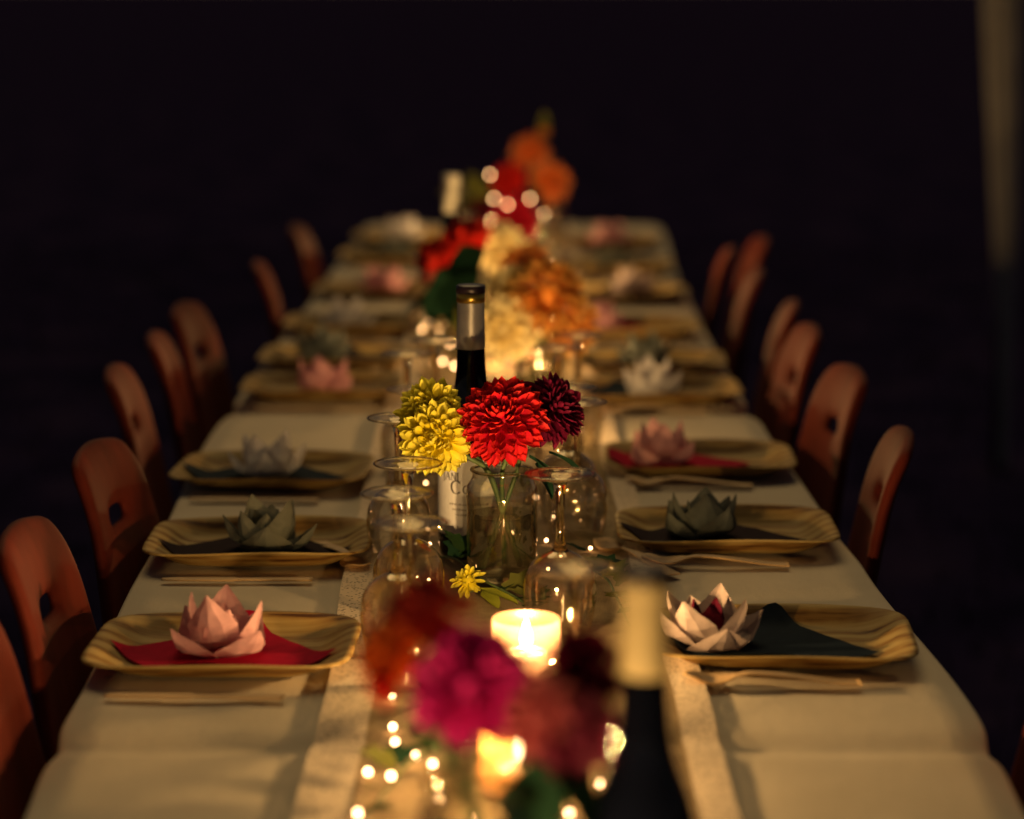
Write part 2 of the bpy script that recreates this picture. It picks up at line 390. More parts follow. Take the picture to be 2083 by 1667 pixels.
# cloth: cross-sections along the row
ys = []
y = Y0
while y < Y1:
    ys.append(y); near = min(abs(y - j) for j in JOINS); y += 0.008 if near < 0.1 or Y1 - y < 0.09 else 0.03
ys.append(Y1)
v = []; f = []
for y in ys:
    xl = lerp_tab(LEFT, y) + pinch(y) + endround(y); xr = lerp_tab(RIGHT, y) - pinch(y) - endround(y)
    row = []
    DROP = 0.20; dipz = top_z(y)
    fold = lambda s: 0.010 * math.sin(y * 21 + s) + 0.006 * math.sin(y * 47 + 2 * s)
    for k in range(6, 0, -1):
        q = k / 6; row.append((xl - 0.008 - abs(fold(1)) * 0.6 * q - 0.002 * q, y, dipz - 0.012 - (DROP - 0.012) * q))
    row.append((xl - 0.006, y, dipz - 0.005))
    NXC = 26
    for k in range(NXC + 1):
        x = xl + (xr - xl) * k / NXC; row.append((x, y, surf(x, y)))
    row.append((xr + 0.006, y, dipz - 0.005))
    for k in range(1, 7):
        q = k / 6; row.append((xr + 0.008 + abs(fold(2)) * 0.6 * q + 0.002 * q, y, dipz - 0.012 - (DROP - 0.012) * q))
    v += row; n_ = len(row)
# far and near hem
for yy, base in ((Y1, (len(ys) - 1) * n_),):
    row = [(p[0], p[1] + 0.012, p[2] - 0.012) for p in v[base:base + n_]]
    row2 = [(p[0], p[1] + 0.018, min(p[2], TOP - 0.2)) for p in v[base:base + n_]]
    v += row + row2
rows = len(v) // n_
for j in range(rows - 1):
    for i in range(n_ - 1):
        a = j * n_ + i; f.append((a, a + 1, a + n_ + 1, a + n_))
tag(obj('tablecloth', mesh('tablecloth', v, f, MAT['linen'])), 'long white cloth covering the whole row of tables', 'tablecloth')
# burlap runner with lace edges
def strip(name, xa, xb, lift, mat, nx, parent=None):
    v = []; f = []
    yy = [Y0 + 0.02 + (Y1 - Y0 - 0.06) * k / 420 for k in range(421)]
    for y in yy:
        c = (lerp_tab(LEFT, y) + lerp_tab(RIGHT, y)) / 2 * 0.6 + 0.008 * noise.noise(Vector((0, y * 1.7, 2)))
        for k in range(nx + 1):
            x = c + xa + (xb - xa) * k / nx; v.append((x, y, surf(x, y) + lift + 0.0008 * noise.noise(Vector((x * 30, y * 12, 7)))))
    for j in range(len(yy) - 1):
        for i in range(nx):
            a = j * (nx + 1) + i; f.append((a, a + 1, a + nx + 2, a + nx + 1))
    return obj(name, mesh(name, v, f, mat), parent)
ru = strip('table_runner', -0.172, 0.168, 0.0042, MAT['burlap'], 12)
tag(ru, 'brown burlap runner with lace edges down the middle of the table', 'table runner')
strip('lace_trim', -0.178, -0.134, 0.0078, MAT['lace'], 4, ru); strip('lace_trim', 0.140, 0.171, 0.0078, MAT['lace'], 4, ru)
TZ = lambda y: top_z(y) + 0.0035
CZ = lambda y: top_z(y) + 0.0062     # on the runner

# ------------------------------------------------------------------ chairs
def make_backrest():
    prof = [(-0.034, 0.415), (-0.028, 0.50), (-0.016, 0.60), (-0.004, 0.68), (0.006, 0.735), (0.013, 0.772), (0.017, 0.789), (0.028, 0.835), (0.046, 0.866)]
    vs = [-1, -0.72, -0.30, 0, 0.30, 0.72, 1]
    v = []; f = []
    for i, (u, z) in enumerate(prof):
        half = 0.158 - 0.058 * smooth01(0.52, 0.85, z) - (0.012 if i == len(prof) - 1 else 0)
        for s in vs:
            bow = 0.012 * (1 - s * s)
            zz = z - (0.012 * s * s if i >= len(prof) - 2 else 0)
            v.append((u + bow, s * half, zz))
    n = len(vs)
    for i in range(len(prof) - 1):
        for k in range(n - 1):
            if i == 5 and k in (2, 3): continue        # the grip slot
            a = i * n + k; f.append((a, a + 1, a + n + 1, a + n))
    return bake(mesh('backrest', v, f, None), [('SOLIDIFY', dict(thickness=0.017, offset=0)), ('SUBSURF', dict(levels=2, render_levels=2))], MAT['chair'])
def make_seat():
    v = []; f = []; nu, nv = 8, 6
    for i in range(nu + 1):
        u = -0.415 + 0.40 * i / nu
        for k in range(nv + 1):
            s = -1 + 2 * k / nv; z = 0.435 + 0.012 * s * s - 0.02 * smooth01(-0.40, -0.44, u) - 0.012 * smooth01(-0.3, -0.12, u)
            v.append((u, s * (0.195 - 0.02 * i / nu), z))
    for i in range(nu):
        for k in range(nv):
            a = i * (nv + 1) + k; f.append((a, a + 1, a + nv + 2, a + nv + 1))
    return bake(mesh('seat', v, f, None), [('SOLIDIFY', dict(thickness=0.016, offset=0)), ('SUBSURF', dict(levels=1, render_levels=1))], MAT['chair'])
def make_chair():
    t = thing('dining_chair', '', 'chair')
    obj('seat', make_seat(), t); obj('backrest', make_backrest(), t)
    for sx, sy in ((-1, -1), (-1, 1), (1, -1), (1, 1)):
        top = (-0.34, sy * 0.15, 0.42) if sx < 0 else (-0.05, sy * 0.14, 0.42)
        bot = (-0.42, sy * 0.20, 0) if sx < 0 else (0.03, sy * 0.20, 0)
        obj('leg', tube('leg', [bot, top], 0.0115, MAT['steel'], 10), t)
    return t
chair = make_chair(); first = True
LCH = [(-0.428, 2.00, 3), (-0.436, 2.315, -3), (-0.436, 2.74, -8), (-0.505, 3.32, 2), (-0.497, 3.65, 3), (-0.500, 3.99, -6), (-0.440, 4.62, 4), (-0.430, 5.33, -3)]
RCH = [(0.446, 1.950, -3), (0.418, 2.83, -4), (0.424, 3.31, 7), (0.418, 3.73, 3), (0.424, 4.03, -4), (0.412, 4.49, -3), (0.394, 4.88, -4), (0.480, 5.08, 3)]
for side, lst in (('left', LCH), ('right', RCH)):
    for i, (x, y, a) in enumerate(lst):
        c = chair if first else copy_tree(chair); first = False
        s = -1 if side == 'left' else 1
        c.location = (x, y, 0); c.rotation_euler = (0, 0, (math.pi if s < 0 else 0) + R(a))
        tag(c, 'red-orange slotted-back chair, %s on the %s side' % (nth(i), side), 'chair', 'chairs along both sides of the table')

# ------------------------------------------------------------------ trays, napkins, paper lotuses, wooden cutlery
TA, TB, TN = 0.127, 0.099, 5.8
def tray_s(x, y): return ((abs(x) / TA) ** TN + (abs(y) / TB) ** TN) ** (1 / TN)
def tray_h(s):
    return 0.003 + 0.0175 * smooth01(0.66, 1.0, s) ** 1.1
def tray_mesh(mat):
    rings = [0.12, 0.3, 0.5, 0.64, 0.70, 0.76, 0.82, 0.87, 0.91, 0.945, 0.97, 1.0]; seg = 64; v = [(0, 0, 0.003)]; f = []
    def pt(s, a):
        c, d = math.cos(a), math.sin(a); k = 1 / ((abs(c) / TA) ** TN + (abs(d) / TB) ** TN) ** (1 / TN)
        return c * k * s, d * k * s
    for s in rings:
        for i in range(seg):
            x, y = pt(s, 2 * math.pi * i / seg)
            v.append((x, y, tray_h(s) + 0.0015 * smooth01(0.8, 1, s) * math.sin(3 * x / TA + 1)))
    nr = len(rings)
    for s in reversed(rings):
        for i in range(seg):
            x, y = pt(s * (1 + 0.010 * s), 2 * math.pi * i / seg)
            v.append((x, y, tray_h(s) - 0.0018 + 0.0015 * smooth01(0.8, 1, s) * math.sin(3 * x / TA + 1)))
    for i in range(seg): f.append((0, 1 + i, 1 + (i + 1) % seg))
    for j in range(2 * nr - 1):
        for i in range(seg):
            k = (i + 1) % seg; a = 1 + j * seg; f.append((a + i, a + seg + i, a + seg + k, a + k))
    f.append(tuple(1 + (2 * nr - 1) * seg + i for i in range(seg)))
    return mesh('palm_leaf_tray', v, f, mat)
TRAYM = [tray_mesh(p) for p in PALM]
def napkin_mesh(col, half, cx, cy, rot, seed):
    n = 16; v = []; f = []
    for j in range(n + 1):
        for i in range(n + 1):
            a, b_ = -half + 2 * half * i / n, -half + 2 * half * j / n
            x = cx + a * math.cos(rot) - b_ * math.sin(rot); y = cy + a * math.sin(rot) + b_ * math.cos(rot)
            s = tray_s(x, y)
            if s > 0.965: x, y = x * 0.965 / s, y * 0.965 / s; s = 0.965
            v.append((x, y, tray_h(s) + 0.0035 + 0.0012 * noise.noise(Vector((x * 40, y * 40, seed)))))
    for j in range(n):
        for i in range(n):
            a = j * (n + 1) + i; f.append((a, a + 1, a + n + 2, a + n + 1))
    return mesh('napkin', v, f, NAPM[col])
def lotus_petal(mat, prof, hw, fold):
    """creased pointed paper petal; prof = (r, z) up its middle, hw = half widths, fold = how far the sides wrap inward"""
    v = []; f = []
    for (r, z), w, fo in zip(prof, hw, fold):
        v += [(r - fo, -w, z + fo * 0.15), (r - fo * 0.25, -w * 0.5, z), (r, 0, z), (r - fo * 0.25, w * 0.5, z), (r - fo, w, z + fo * 0.15)]
    for j in range(len(prof) - 1):
        for i in range(4):
            a = j * 5 + i; f.append((a, a + 1, a + 6, a + 5))
    me = mesh('paper_petal', v, f, mat)
    me = bake(me, [('SUBSURF', dict(levels=2, render_levels=2, subdivision_type='SIMPLE'))], mat)
    for q in me.vertices:      # crinkled paper
        c = q.co; q.co = c + Vector((noise.noise(c * 90), noise.noise(c * 90 + Vector((5, 0, 0))), noise.noise(c * 90 + Vector((0, 7, 0))))) * 0.0011
    me.polygons.foreach_set('use_smooth', [False] * len(me.polygons)); return me
def lotus_set(mat):
    outer = lotus_petal(mat, [(0.008, 0.001), (0.030, 0.004), (0.045, 0.013), (0.051, 0.026), (0.054, 0.041)], [0.012, 0.032, 0.031, 0.017, 0.0008], [0.0, 0.008, 0.013, 0.009, 0.001])
    mid = lotus_petal(mat, [(0.008, 0.003), (0.024, 0.011), (0.034, 0.027), (0.036, 0.041), (0.034, 0.059)], [0.010, 0.026, 0.027, 0.015, 0.0008], [0.0, 0.009, 0.014, 0.009, 0.001])
    inner = lotus_petal(mat, [(0.005, 0.005), (0.013, 0.013), (0.019, 0.025), (0.019, 0.035), (0.015, 0.046)], [0.007, 0.015, 0.016, 0.010, 0.0006], [0.0, 0.006, 0.009, 0.006, 0.001])
    return outer, mid, inner
LM = {}
def lotus(loc, rz, mat, label, seed, sc=1.0, core=None):
    rs = random.Random(seed)
    if mat.name not in LM: LM[mat.name] = lotus_set(mat)
    o, m, n = LM[mat.name]
    t = thing('paper_lotus', label, 'paper flower', loc, rz, 'folded paper lotuses on the trays'); t.scale = (sc, sc, sc)
    for k in range(4):
        obj('paper_petal', o, t, (0, 0, 0), (rs.uniform(-.10, .10), rs.uniform(-.06, .22), 2 * math.pi * k / 4 + rs.uniform(-.12, .12)))
    for k in range(4):
        obj('paper_petal', m, t, (0, 0, 0), (rs.uniform(-.14, .14), rs.uniform(-.16, .20), 2 * math.pi * (k + .5) / 4 + rs.uniform(-.2, .2)))
    if core and core.name not in LM: LM[core.name] = lotus_set(core)
    for k in range(3):
        obj('paper_petal', LM[core.name][2] if core else n, t, (0, 0, 0), (rs.uniform(-.1, .1), rs.uniform(-.1, .1), 2 * math.pi * (k + .2) / 3))
    return t
def cutlery_mesh(kind):
    """flat wooden piece along +x from the business end; spoon: hollowed bowl; knife: flat blade; fork: four prongs"""
    L = 0.165; n = 40; v = []; f = []
    for i in range(n + 1):
        x = L * i / n; t = x / L
        if kind == 'spoon':
            w = 0.016 * math.sqrt(max(0.02, 1 - ((x - 0.026) / 0.0265) ** 2)) if x < 0.048 else 0.0055 + 0.004 * smooth01(0.3, 1, t)
            if 0.044 < x < 0.06: w = max(w, 0.0055)
            z = 0.001 + 0.009 * (1 - smooth01(0, 0.026, x)) + 0.010 * smooth01(0.028, 0.062, x) - 0.009 * smooth01(0.062, L, x)
            cup = 0.0045 * max(0, 1 - ((x - 0.026) / 0.026) ** 2)
        else:
            w = (0.0060 + 0.0015 * math.sin(t * 3)) * (smooth01(-0.03, 0.02, x) if kind == 'knife' else 1); z = 0.001; cup = 0.0
            if t > 0.48: w = 0.0048 + 0.0022 * smooth01(0.5, 1, t)
        for s in (-1, -0.5, 0, 0.5, 1): v.append((x, s * w, z + cup * (s * s - 0.5) * 1.0 + cup * 0.5))
    k5 = len(v)
    v += [(a, b_, c + 0.0013) for a, b_, c in v]
    for j in range(n):
        for i in range(4):
            a = j * 5 + i; f.append((a, a + 5, a + 6, a + 1)); f.append((k5 + a, k5 + a + 1, k5 + a + 6, k5 + a + 5))
        for e in (0, 4):
            a = j * 5 + e; q = (a, a + 5, k5 + a + 5, k5 + a); f.append(q if e == 4 else q[::-1])
    for a0 in (0, n * 5):
        for i in range(4): f.append((a0 + i, a0 + i + 1, k5 + a0 + i + 1, k5 + a0 + i))
    return mesh('wooden_' + kind, v, f, MAT['birch'])
SPOON, KNIFE = cutlery_mesh('spoon'), cutlery_mesh('knife')

# side, x, y, tray material, lotus (kind, colour words), lotus dx dy, napkin colour or None, napkin dx dy
PLACES = {
 'left': [(-0.278, 2.262, 2, PINK[0], 'pink', -0.004, 0.005, 'red', 0, -0.010),
          (-0.288, 2.700, 0, SAGE[0], 'grey-green', 0.008, 0.0, 'brown', -0.004, -0.016),
          (-0.314, 3.122, 1, PALE[1], 'white', -0.005, 0.0, 'navy', -0.010, -0.012),
          (-0.300, 3.790, 3, PINK[1], 'pink', 0.0, 0.0, None, 0, 0),
          (-0.305, 4.120, 2, SAGE[1], 'grey-green', -0.020, 0.0, 'brown', 0, 0),
          (-0.300, 4.520, 0, PALE[1], 'white', -0.010, 0.0, 'navy', 0, 0),
          (-0.285, 5.060, 1, PINK[1], 'pink', 0.015, 0.0, None, 0, 0),
          (-0.280, 5.680, 2, SAGE[1], 'grey-green', 0.0, 0.0, 'brown', 0, 0),
          (-0.275, 6.120, 0, PALE[1], 'white', 0.0, 0.0, None, 0, 0)],
 'right': [(0.264, 2.292, 0, PALE[0], 'pale pink printed', -0.072, 0.0, 'navy', -0.018, -0.012),
           (0.250, 2.762, 2, SAGE[1], 'grey-green', -0.028, 0.0, 'brown', -0.018, -0.014),
           (0.252, 3.200, 1, PINK[0], 'pink', -0.050, 0.0, 'red', -0.040, -0.006),
           (0.232, 3.752, 3, PALE[1], 'white', -0.010, 0.0, 'navy', -0.045, -0.004),
           (0.235, 4.060, 2, SAGE[1], 'grey-green', -0.010, 0.0, 'brown', -0.01, 0),
           (0.222, 4.470, 0, PINK[1], 'pink', -0.060, 0.0, 'red', -0.03, 0),
           (0.238, 5.000, 1, PALE[0], 'pale pink printed', 0.015, 0.0, 'brown', 0, 0),
           (0.240, 5.480, 2, SAGE[0], 'grey-green', -0.01, 0.0, 'navy', 0, 0),
           (0.245, 6.020, 3, PINK[0], 'pink', 0.0, 0.0, 'red', 0, 0)]}
for side in PLACES:
    for i, (x, y, tm, lm, lw, ldx, ldy, nc, ndx, ndy) in enumerate(PLACES[side]):
        rz = R(random.uniform(-4.5, 4.5)); z = TZ(y)
        where = '%s on the %s side' % (nth(i), side)
        t = obj('palm_leaf_tray', TRAYM[tm], None, (x, y, z), (0, 0, rz))
        if i % 2: t.scale = (1.0, 0.97, 1.12)
        tag(t, 'rectangular palm-leaf tray, ' + where, 'tray', 'palm-leaf trays at the place settings')
        if nc:
            o = obj('napkin', napkin_mesh(nc, 0.079, ndx, ndy, R(45 + random.uniform(-9, 9)), i), None, (x, y, z), (0, 0, rz))
            tag(o, '%s napkin on the tray %s' % ({'red': 'dark red', 'navy': 'navy blue', 'brown': 'dark brown'}[nc], where), 'napkin', 'flat napkins on the trays')
        if lm:
            lotus((x + ldx, y + ldy, z + 0.0075), R(random.uniform(0, 70)), lm, '%s paper lotus on its tray, %s' % (lw, where), i * 7 + (side == 'left'), 0.94, NAPM['maroon'] if lw.startswith('pale pink') and i == 0 else None)
        if True:
            if side == 'right':
                o = obj('wooden_spoon', SPOON, None, (x - 0.105, y - TB - 0.022, z + 0.0005), (0, 0, R(random.uniform(-5, 2))))
                tag(o, 'wooden spoon by the tray %s' % where, 'spoon', 'wooden spoons at the right-hand settings')
            else:
                o = obj('wooden_knife', KNIFE, None, (x - 0.095, y - TB - 0.030, z + 0.0005), (0, 0, R(random.uniform(-3, 3))))
                tag(o, 'wooden knife by the tray %s' % where, 'knife', 'wooden knives at the left-hand settings')
o = obj('wooden_spoon', SPOON, None, (-0.165, 2.600, TZ(2.6)), (0, 0, R(112)))
tag(o, 'wooden spoon beside the grey-green lotus tray, lit by the candle', 'spoon')
o = obj('wooden_spoon', SPOON, None, (0.100, 2.735, TZ(2.73)), (0, 0, R(-62)))
tag(o, 'wooden spoon between the wine glasses and the second tray on the right', 'spoon')

# ------------------------------------------------------------------ wine glasses, upside down
def glass_parts():
    bowl = lathe('bowl', [(0.0315, 0.0003), (0.034, 0.012), (0.0368, 0.030), (0.0382, 0.048), (0.0378, 0.062), (0.0352, 0.076), (0.0295, 0.088), (0.021, 0.096), (0.0125, 0.1005), (0.007, 0.1035)], MAT['glass_thin'], 48)
    bowl = bake(bowl, [('SUBSURF', dict(levels=1, render_levels=1))], MAT['glass_thin'])
    stem = lathe('stem', [(0.0001, 0.0985), (0.006, 0.099), (0.0095, 0.1018), (0.0072, 0.105), (0.0052, 0.110), (0.0044, 0.122), (0.0042, 0.138), (0.0048, 0.150), (0.0066, 0.159), (0.0075, 0.1618), (0.0001, 0.1619)], MAT['glass_solid'], 24)
    foot = lathe('foot', [(0.0001, 0.16195), (0.0078, 0.1620), (0.013, 0.1646), (0.022, 0.1668), (0.0330, 0.1680), (0.0356, 0.1686), (0.0360, 0.1694), (0.0354, 0.1701), (0.028, 0.1706), (0.014, 0.1698), (0.0001, 0.1690)], MAT['glass_foot'], 48)
    rim = lathe('rim', [(0.0352 + 0.0013 * math.cos(a), 0.1694 + 0.0011 * math.sin(a)) for a in [2 * math.pi * k / 8 for k in range(9)]], MAT['glass_solid'], 48)
    for me in (bowl, stem):            # low bowl, long stem
        for q in me.vertices:
            z = q.co.z; q.co.z = z * 0.85 if z < 0.1035 else 0.0880 + (z - 0.1035) * (0.1619 - 0.0880) / (0.1619 - 0.1035)
    return bowl, stem, foot, rim
GP = glass_parts()
GL = [(-0.110, 2.265), (-0.092, 2.135), (-0.106, 2.412), (-0.128, 2.675), (-0.116, 2.870), (-0.139, 3.160), (-0.105, 3.280), (-0.120, 4.02), (-0.150, 4.30), (-0.100, 5.10), (-0.13, 5.75)]
GR = [(0.052, 1.965), (0.048, 2.357), (0.076, 2.780), (0.068, 2.885), (0.062, 3.210), (0.092, 3.330), (0.090, 4.10), (0.075, 4.35), (0.085, 5.20), (0.10, 5.80)]
for side, lst in (('left', sorted(GL, key=lambda p: p[1])), ('right', GR)):
    for i, (x, y) in enumerate(lst):
        t = thing('wine_glass', 'upturned clear wine glass, %s in the %s row' % (nth(i), side), 'wine glass', (x, y, CZ(y)), random.uniform(0, 6), 'upturned wine glasses beside the runner')
        t.scale = (0.97, 0.97, 0.945)
        pt = {nm: obj(nm, me, t) for nm, me in zip(('bowl', 'stem', 'foot'), GP)}
        obj('rim', GP[3], pt['foot'])

# ------------------------------------------------------------------ wine bottles
BP = [(0.0001, 0.004), (0.030, 0.001), (0.0365, 0.003), (0.0378, 0.010), (0.0378, 0.118), (0.0370, 0.132), (0.0345, 0.147), (0.0300, 0.161), (0.0245, 0.174), (0.0202, 0.187), (0.0178, 0.200), (0.0164, 0.218), (0.0155, 0.240), (0.0150, 0.262), (0.0145, 0.292)]
BODY = bake(lathe('bottle_body', BP, None, 48), [('SUBSURF', dict(levels=1, render_levels=1))], MAT['bottle'])
def bottle(loc, rz, foil, band, top, label, sc=1.0):
    t = thing('wine_bottle', label, 'wine bottle', loc, rz); t.scale = (sc, sc, sc)
    obj('bottle_glass', BODY, t)
    cap = obj('capsule', lathe('capsule', [(0.01555, 0.2385), (0.0162, 0.2390), (0.0160, 0.255), (0.0154, 0.280), (0.0152, 0.2905)], MAT[foil], 40), t)
    obj('capsule_band', lathe('capsule_band', [(0.0153, 0.2905), (0.0160, 0.2912), (0.0161, 0.3000), (0.0154, 0.3006)], MAT[band], 40), cap)
    obj('capsule_top', lathe('capsule_top', [(0.0154, 0.3006), (0.0164, 0.3012), (0.0165, 0.3085), (0.0150, 0.3098), (0.0001, 0.3100)], MAT[top], 40), cap)
    return t
def wrap(polys, r, rot=0.0):
    """flat polygons (s, h) laid round a cylinder of radius r, facing -y"""
    v = []; f = []
    for p in polys:
        k = len(v)
        for s, h in p:
            a = -math.pi / 2 + s / r + rot; v.append((r * math.cos(a), r * math.sin(a), h))
        f.append(tuple(range(k, k + len(p))))
    return v, f
def rect(x0, y0, x1, y1): return [(x0, y0), (x1, y0), (x1, y1), (x0, y1)]
def slant(x0, x1, w, y0, y1): return [(x0, y0), (x0 + w, y0), (x1 + w, y1), (x1, y1)]
def arc(cx, cy, rx, ry, a0, a1, w0, w1, n=18):
    out = []
    for i in range(n):
        q = []
        for t in (i / n, (i + 1) / n):
            a = R(a0 + (a1 - a0) * t); w = w0 + (w1 - w0) * abs(math.cos(a))
            q.append(((cx + rx * math.cos(a), cy + ry * math.sin(a)), (cx + (rx - w) * math.cos(a), cy + (ry - w) * math.sin(a))))
        out.append([q[0][0], q[1][0], q[1][1], q[0][1]])
    return out
def letters():
    P = []; h = 1.0
    # J
    P += [rect(0.16, -0.12, 0.32, 1.30), rect(0.06, 1.30, 0.44, 1.37)] + arc(0.08, -0.12, 0.22, 0.22, -100, 0, 0.06, 0.12, 10)
    x = 0.50   # A
    P += [slant(x, x + 0.33, 0.10, 0, 0.9), slant(x + 0.62, x + 0.29, 0.17, 0, 0.9), rect(x + 0.18, 0.28, x + 0.58, 0.34), rect(x - 0.07, -0.05, x + 0.15, 0), rect(x + 0.58, -0.05, x + 0.88, 0)]
    x = 1.46   # N
    P += [rect(x, 0, x + 0.10, 0.9), slant(x + 0.48, x - 0.02, 0.17, 0, 0.9), rect(x + 0.54, 0, x + 0.64, 0.9), rect(x - 0.09, -0.05, x + 0.15, 0), rect(x + 0.46, 0.9, x + 0.72, 0.95)]
    x = 2.30   # I
    P += [rect(x - 0.02, 0, x + 0.14, 0.9), rect(x - 0.08, -0.05, x + 0.19, 0), rect(x - 0.08, 0.9, x + 0.19, 0.95)]
    return P
def letters2():
    P = arc(0.55, 0.55, 0.58, 0.62, 48, 312, 0.08, 0.20, 30) + [rect(0.90, 0.86, 0.95, 1.16)]
    P += arc(1.52, 0.36, 0.38, 0.40, 0, 360, 0.05, 0.13, 30)
    return P
def place(P, s0, h0, k): return [[(s0 + x * k, h0 + y * k) for x, y in p] for p in P]
B1 = bottle((-0.046, 2.680, CZ(2.68)), 0, 'silver', 'gold', 'black_foil', 'dark wine bottle with silver capsule and white lettered label, behind the flower jar')
RL = 0.0381
lab = []
for i in range(20):
    for j in range(4):
        s0, s1 = -0.0530 + 0.1060 * i / 20, -0.0530 + 0.1060 * (i + 1) / 20; h0, h1 = 0.031 + 0.0865 * j / 4, 0.031 + 0.0865 * (j + 1) / 4
        lab.append(rect(s0, h0, s1, h1))
v, f = wrap(lab, RL); lo = obj('label', mesh('label', v, f, MAT['label']), B1); lo['label'] = 'white paper label with dark serif lettering'
v, f = wrap(place(letters(), -0.0362, 0.0945, 0.0090) + place(letters2(), -0.0240, 0.0795, 0.0128), RL + 0.00025)
obj('lettering', mesh('lettering', v, f, MAT['ink'], False), lo)
rl = random.Random(5); sm = [rect(-0.033, 0.0738, 0.030, 0.0742)]
for row in range(3):
    s = -0.026 + 0.004 * row
    while s < 0.02:
        w = rl.uniform(0.001, 0.003); sm.append(rect(s, 0.066 - row * 0.006, s + w, 0.066 - row * 0.006 + rl.uniform(0.0012, 0.0024))); s += w + 0.0009
sm.append(rect(-0.030, 0.040, 0.028, 0.0405)); sm.append(rect(-0.024, 0.037, 0.022, 0.0374))
v, f = wrap(sm, RL + 0.00025); obj('fine_print', mesh('fine_print', v, f, MAT['ink_grey'], False), lo)
bottle((0.081, 1.425, CZ(1.425)), 0.4, 'cream_foil', 'cream_foil', 'black_foil', 'blurred dark wine bottle with cream capsule, closest to the camera', 0.945)
bottle((-0.110, 4.40, CZ(4.40)), 0.2, 'white_foil', 'white_foil', 'white_foil', 'dark wine bottle with pale capsule, far down the table', 0.97)

# ------------------------------------------------------------------ jars used as vases
def jar(loc, label, h=0.122, r=0.0385, water=0.60, sc=1.0):
    t = thing('glass_jar', label, 'jar', loc, 0, 'glass jars holding flowers'); t.scale = (sc, sc, sc)
    wall = lathe('jar_wall', [(0.0001, 0.002), (r * 0.86, 0.002), (r * 0.97, 0.007), (r, 0.016), (r, h * 0.60), (r * 0.985, h * 0.635), (r * 1.0, h * 0.67), (r * 1.02, h * 0.77), (r * 0.98, h * 0.86), (r * 0.88, h * 0.915), (r * 0.845, h * 0.94), (r * 0.845, h)], MAT['glass_jar'], 48)
    obj('jar_wall', wall, t)
    rim = [(r * 0.845 + 0.0022 * math.cos(a), h + 0.0018 * math.sin(a)) for a in [2 * math.pi * k / 8 for k in range(9)]]
    obj('rim', lathe('rim', rim, MAT['glass_solid'], 48), t)
    wr = r - 0.002
    wa = lathe('water', [(0.0001, 0.005), (wr * 0.9, 0.005), (wr, 0.014), (wr, h * water), (wr - 0.0012, h * water - 0.001), (0.0001, h * water - 0.001)], MAT['water'], 48)
    obj('water', wa, t)
    return t
J1 = jar((-0.011, 2.570, CZ(2.57)), 'clear glass jar half full of water holding the yellow, red and purple dahlias')
J0 = jar((-0.012, 1.440, CZ(1.44)), 'blurred glass jar under the magenta dahlia, nearest the camera', sc=1.25)
J2 = jar((0.042, 3.700, CZ(3.7)), 'clear glass jar holding the cream and amber dahlias')
J3 = jar((-0.060, 4.270, CZ(4.27)), 'clear glass jar holding the scarlet and cream dahlias far down the table')
J4 = jar((0.020, 5.600, CZ(5.6)), 'clear glass jar holding the tall orange dahlias at the far end', sc=1.1)

# ------------------------------------------------------------------ dahlias
def petal_data(L, W, cup, curl, point, rows=5):
    """one petal along +y, hollow side +z"""
    v = []; al = []
    for j in range(rows + 1):
        t = j / rows; w = W * (0.30 + 0.70 * math.sin(min(1, t / 0.62) * math.pi / 2)) if t < 0.62 else W * (1 - ((t - 0.62) / 0.38) ** point)
        w = max(w, W * 0.03); y = L * t; zc = curl * L * t * t
        for s in (-1, -0.5, 0, 0.5, 1):
            v.append((s * w, y - 0.06 * L * abs(s) * (t > 0.9), zc + cup * W * (s * s) * (1 - 0.55 * t))); al.append(t)
    f = []
    for j in range(rows):
        for i in range(4):
            a = j * 5 + i; f.append((a, a + 1, a + 6, a + 5))
    return v, f, al
def petal_mesh(data, mat, name='petal'):
    v, f, al = data; me = mesh(name, v, f, mat)
    at = me.attributes.new('along', 'FLOAT', 'POINT'); at.data.foreach_set('value', al); return me
def frame(axis):
    z = Vector(axis).normalized(); x = z.cross(Vector((0.13, 0.21, 0.97)))
    if x.length < 1e-3: x = Vector((1, 0, 0))
    x.normalize(); return Matrix((x, z.cross(x), z)).transposed()
def layout(Rad, N, kind, rs):
    """petal transforms of a bloom in its own frame (axis +z)"""
    out = []
    back = {'ball': -0.42, 'decor': -0.25, 'cactus': -0.30, 'fluffy': -0.40}[kind]
    tilt = {'ball': 0.50, 'decor': 0.46, 'cactus': 0.30, 'fluffy': 0.40}[kind]
    for i in range(N):
        u = (i + 0.5) / N; ct = 1 - u * (1 - back); th = math.acos(max(-1, min(1, ct))); ph = i * 2.399963 + rs.uniform(-.22, .22)
        k = 0.45 + 0.55 * smooth01(0, 0.45, u)
        tl = th + tilt * (0.25 + 0.75 * smooth01(0, 0.35, u)) + rs.uniform(-.22, .22)
        L = Rad * (0.60 + 0.10 * rs.random()) * k
        d = Vector((math.sin(tl) * math.cos(ph), math.sin(tl) * math.sin(ph), math.cos(tl)))
        rad = Vector((math.sin(th) * math.cos(ph), math.sin(th) * math.sin(ph), math.cos(th)))
        # base chosen so that the tip falls on the ball
        tip = (rad * 0.62 + d * 0.38).normalized() * Rad * (0.74 + 0.26 * k) * rs.uniform(0.88, 1.09) * (1.16 if kind == 'cactus' else 1)
        base = tip - d * L
        inner = Vector((-math.cos(tl) * math.cos(ph), -math.cos(tl) * math.sin(ph), math.sin(tl)))   # towards the axis
        x = d.cross(inner).normalized()
        M = Matrix((x, d, x.cross(d))).transposed().to_4x4(); M.translation = base
        sc = (0.55 + 0.45 * k) * rs.uniform(0.9, 1.1)
        out.append((M, L, sc))
    return out
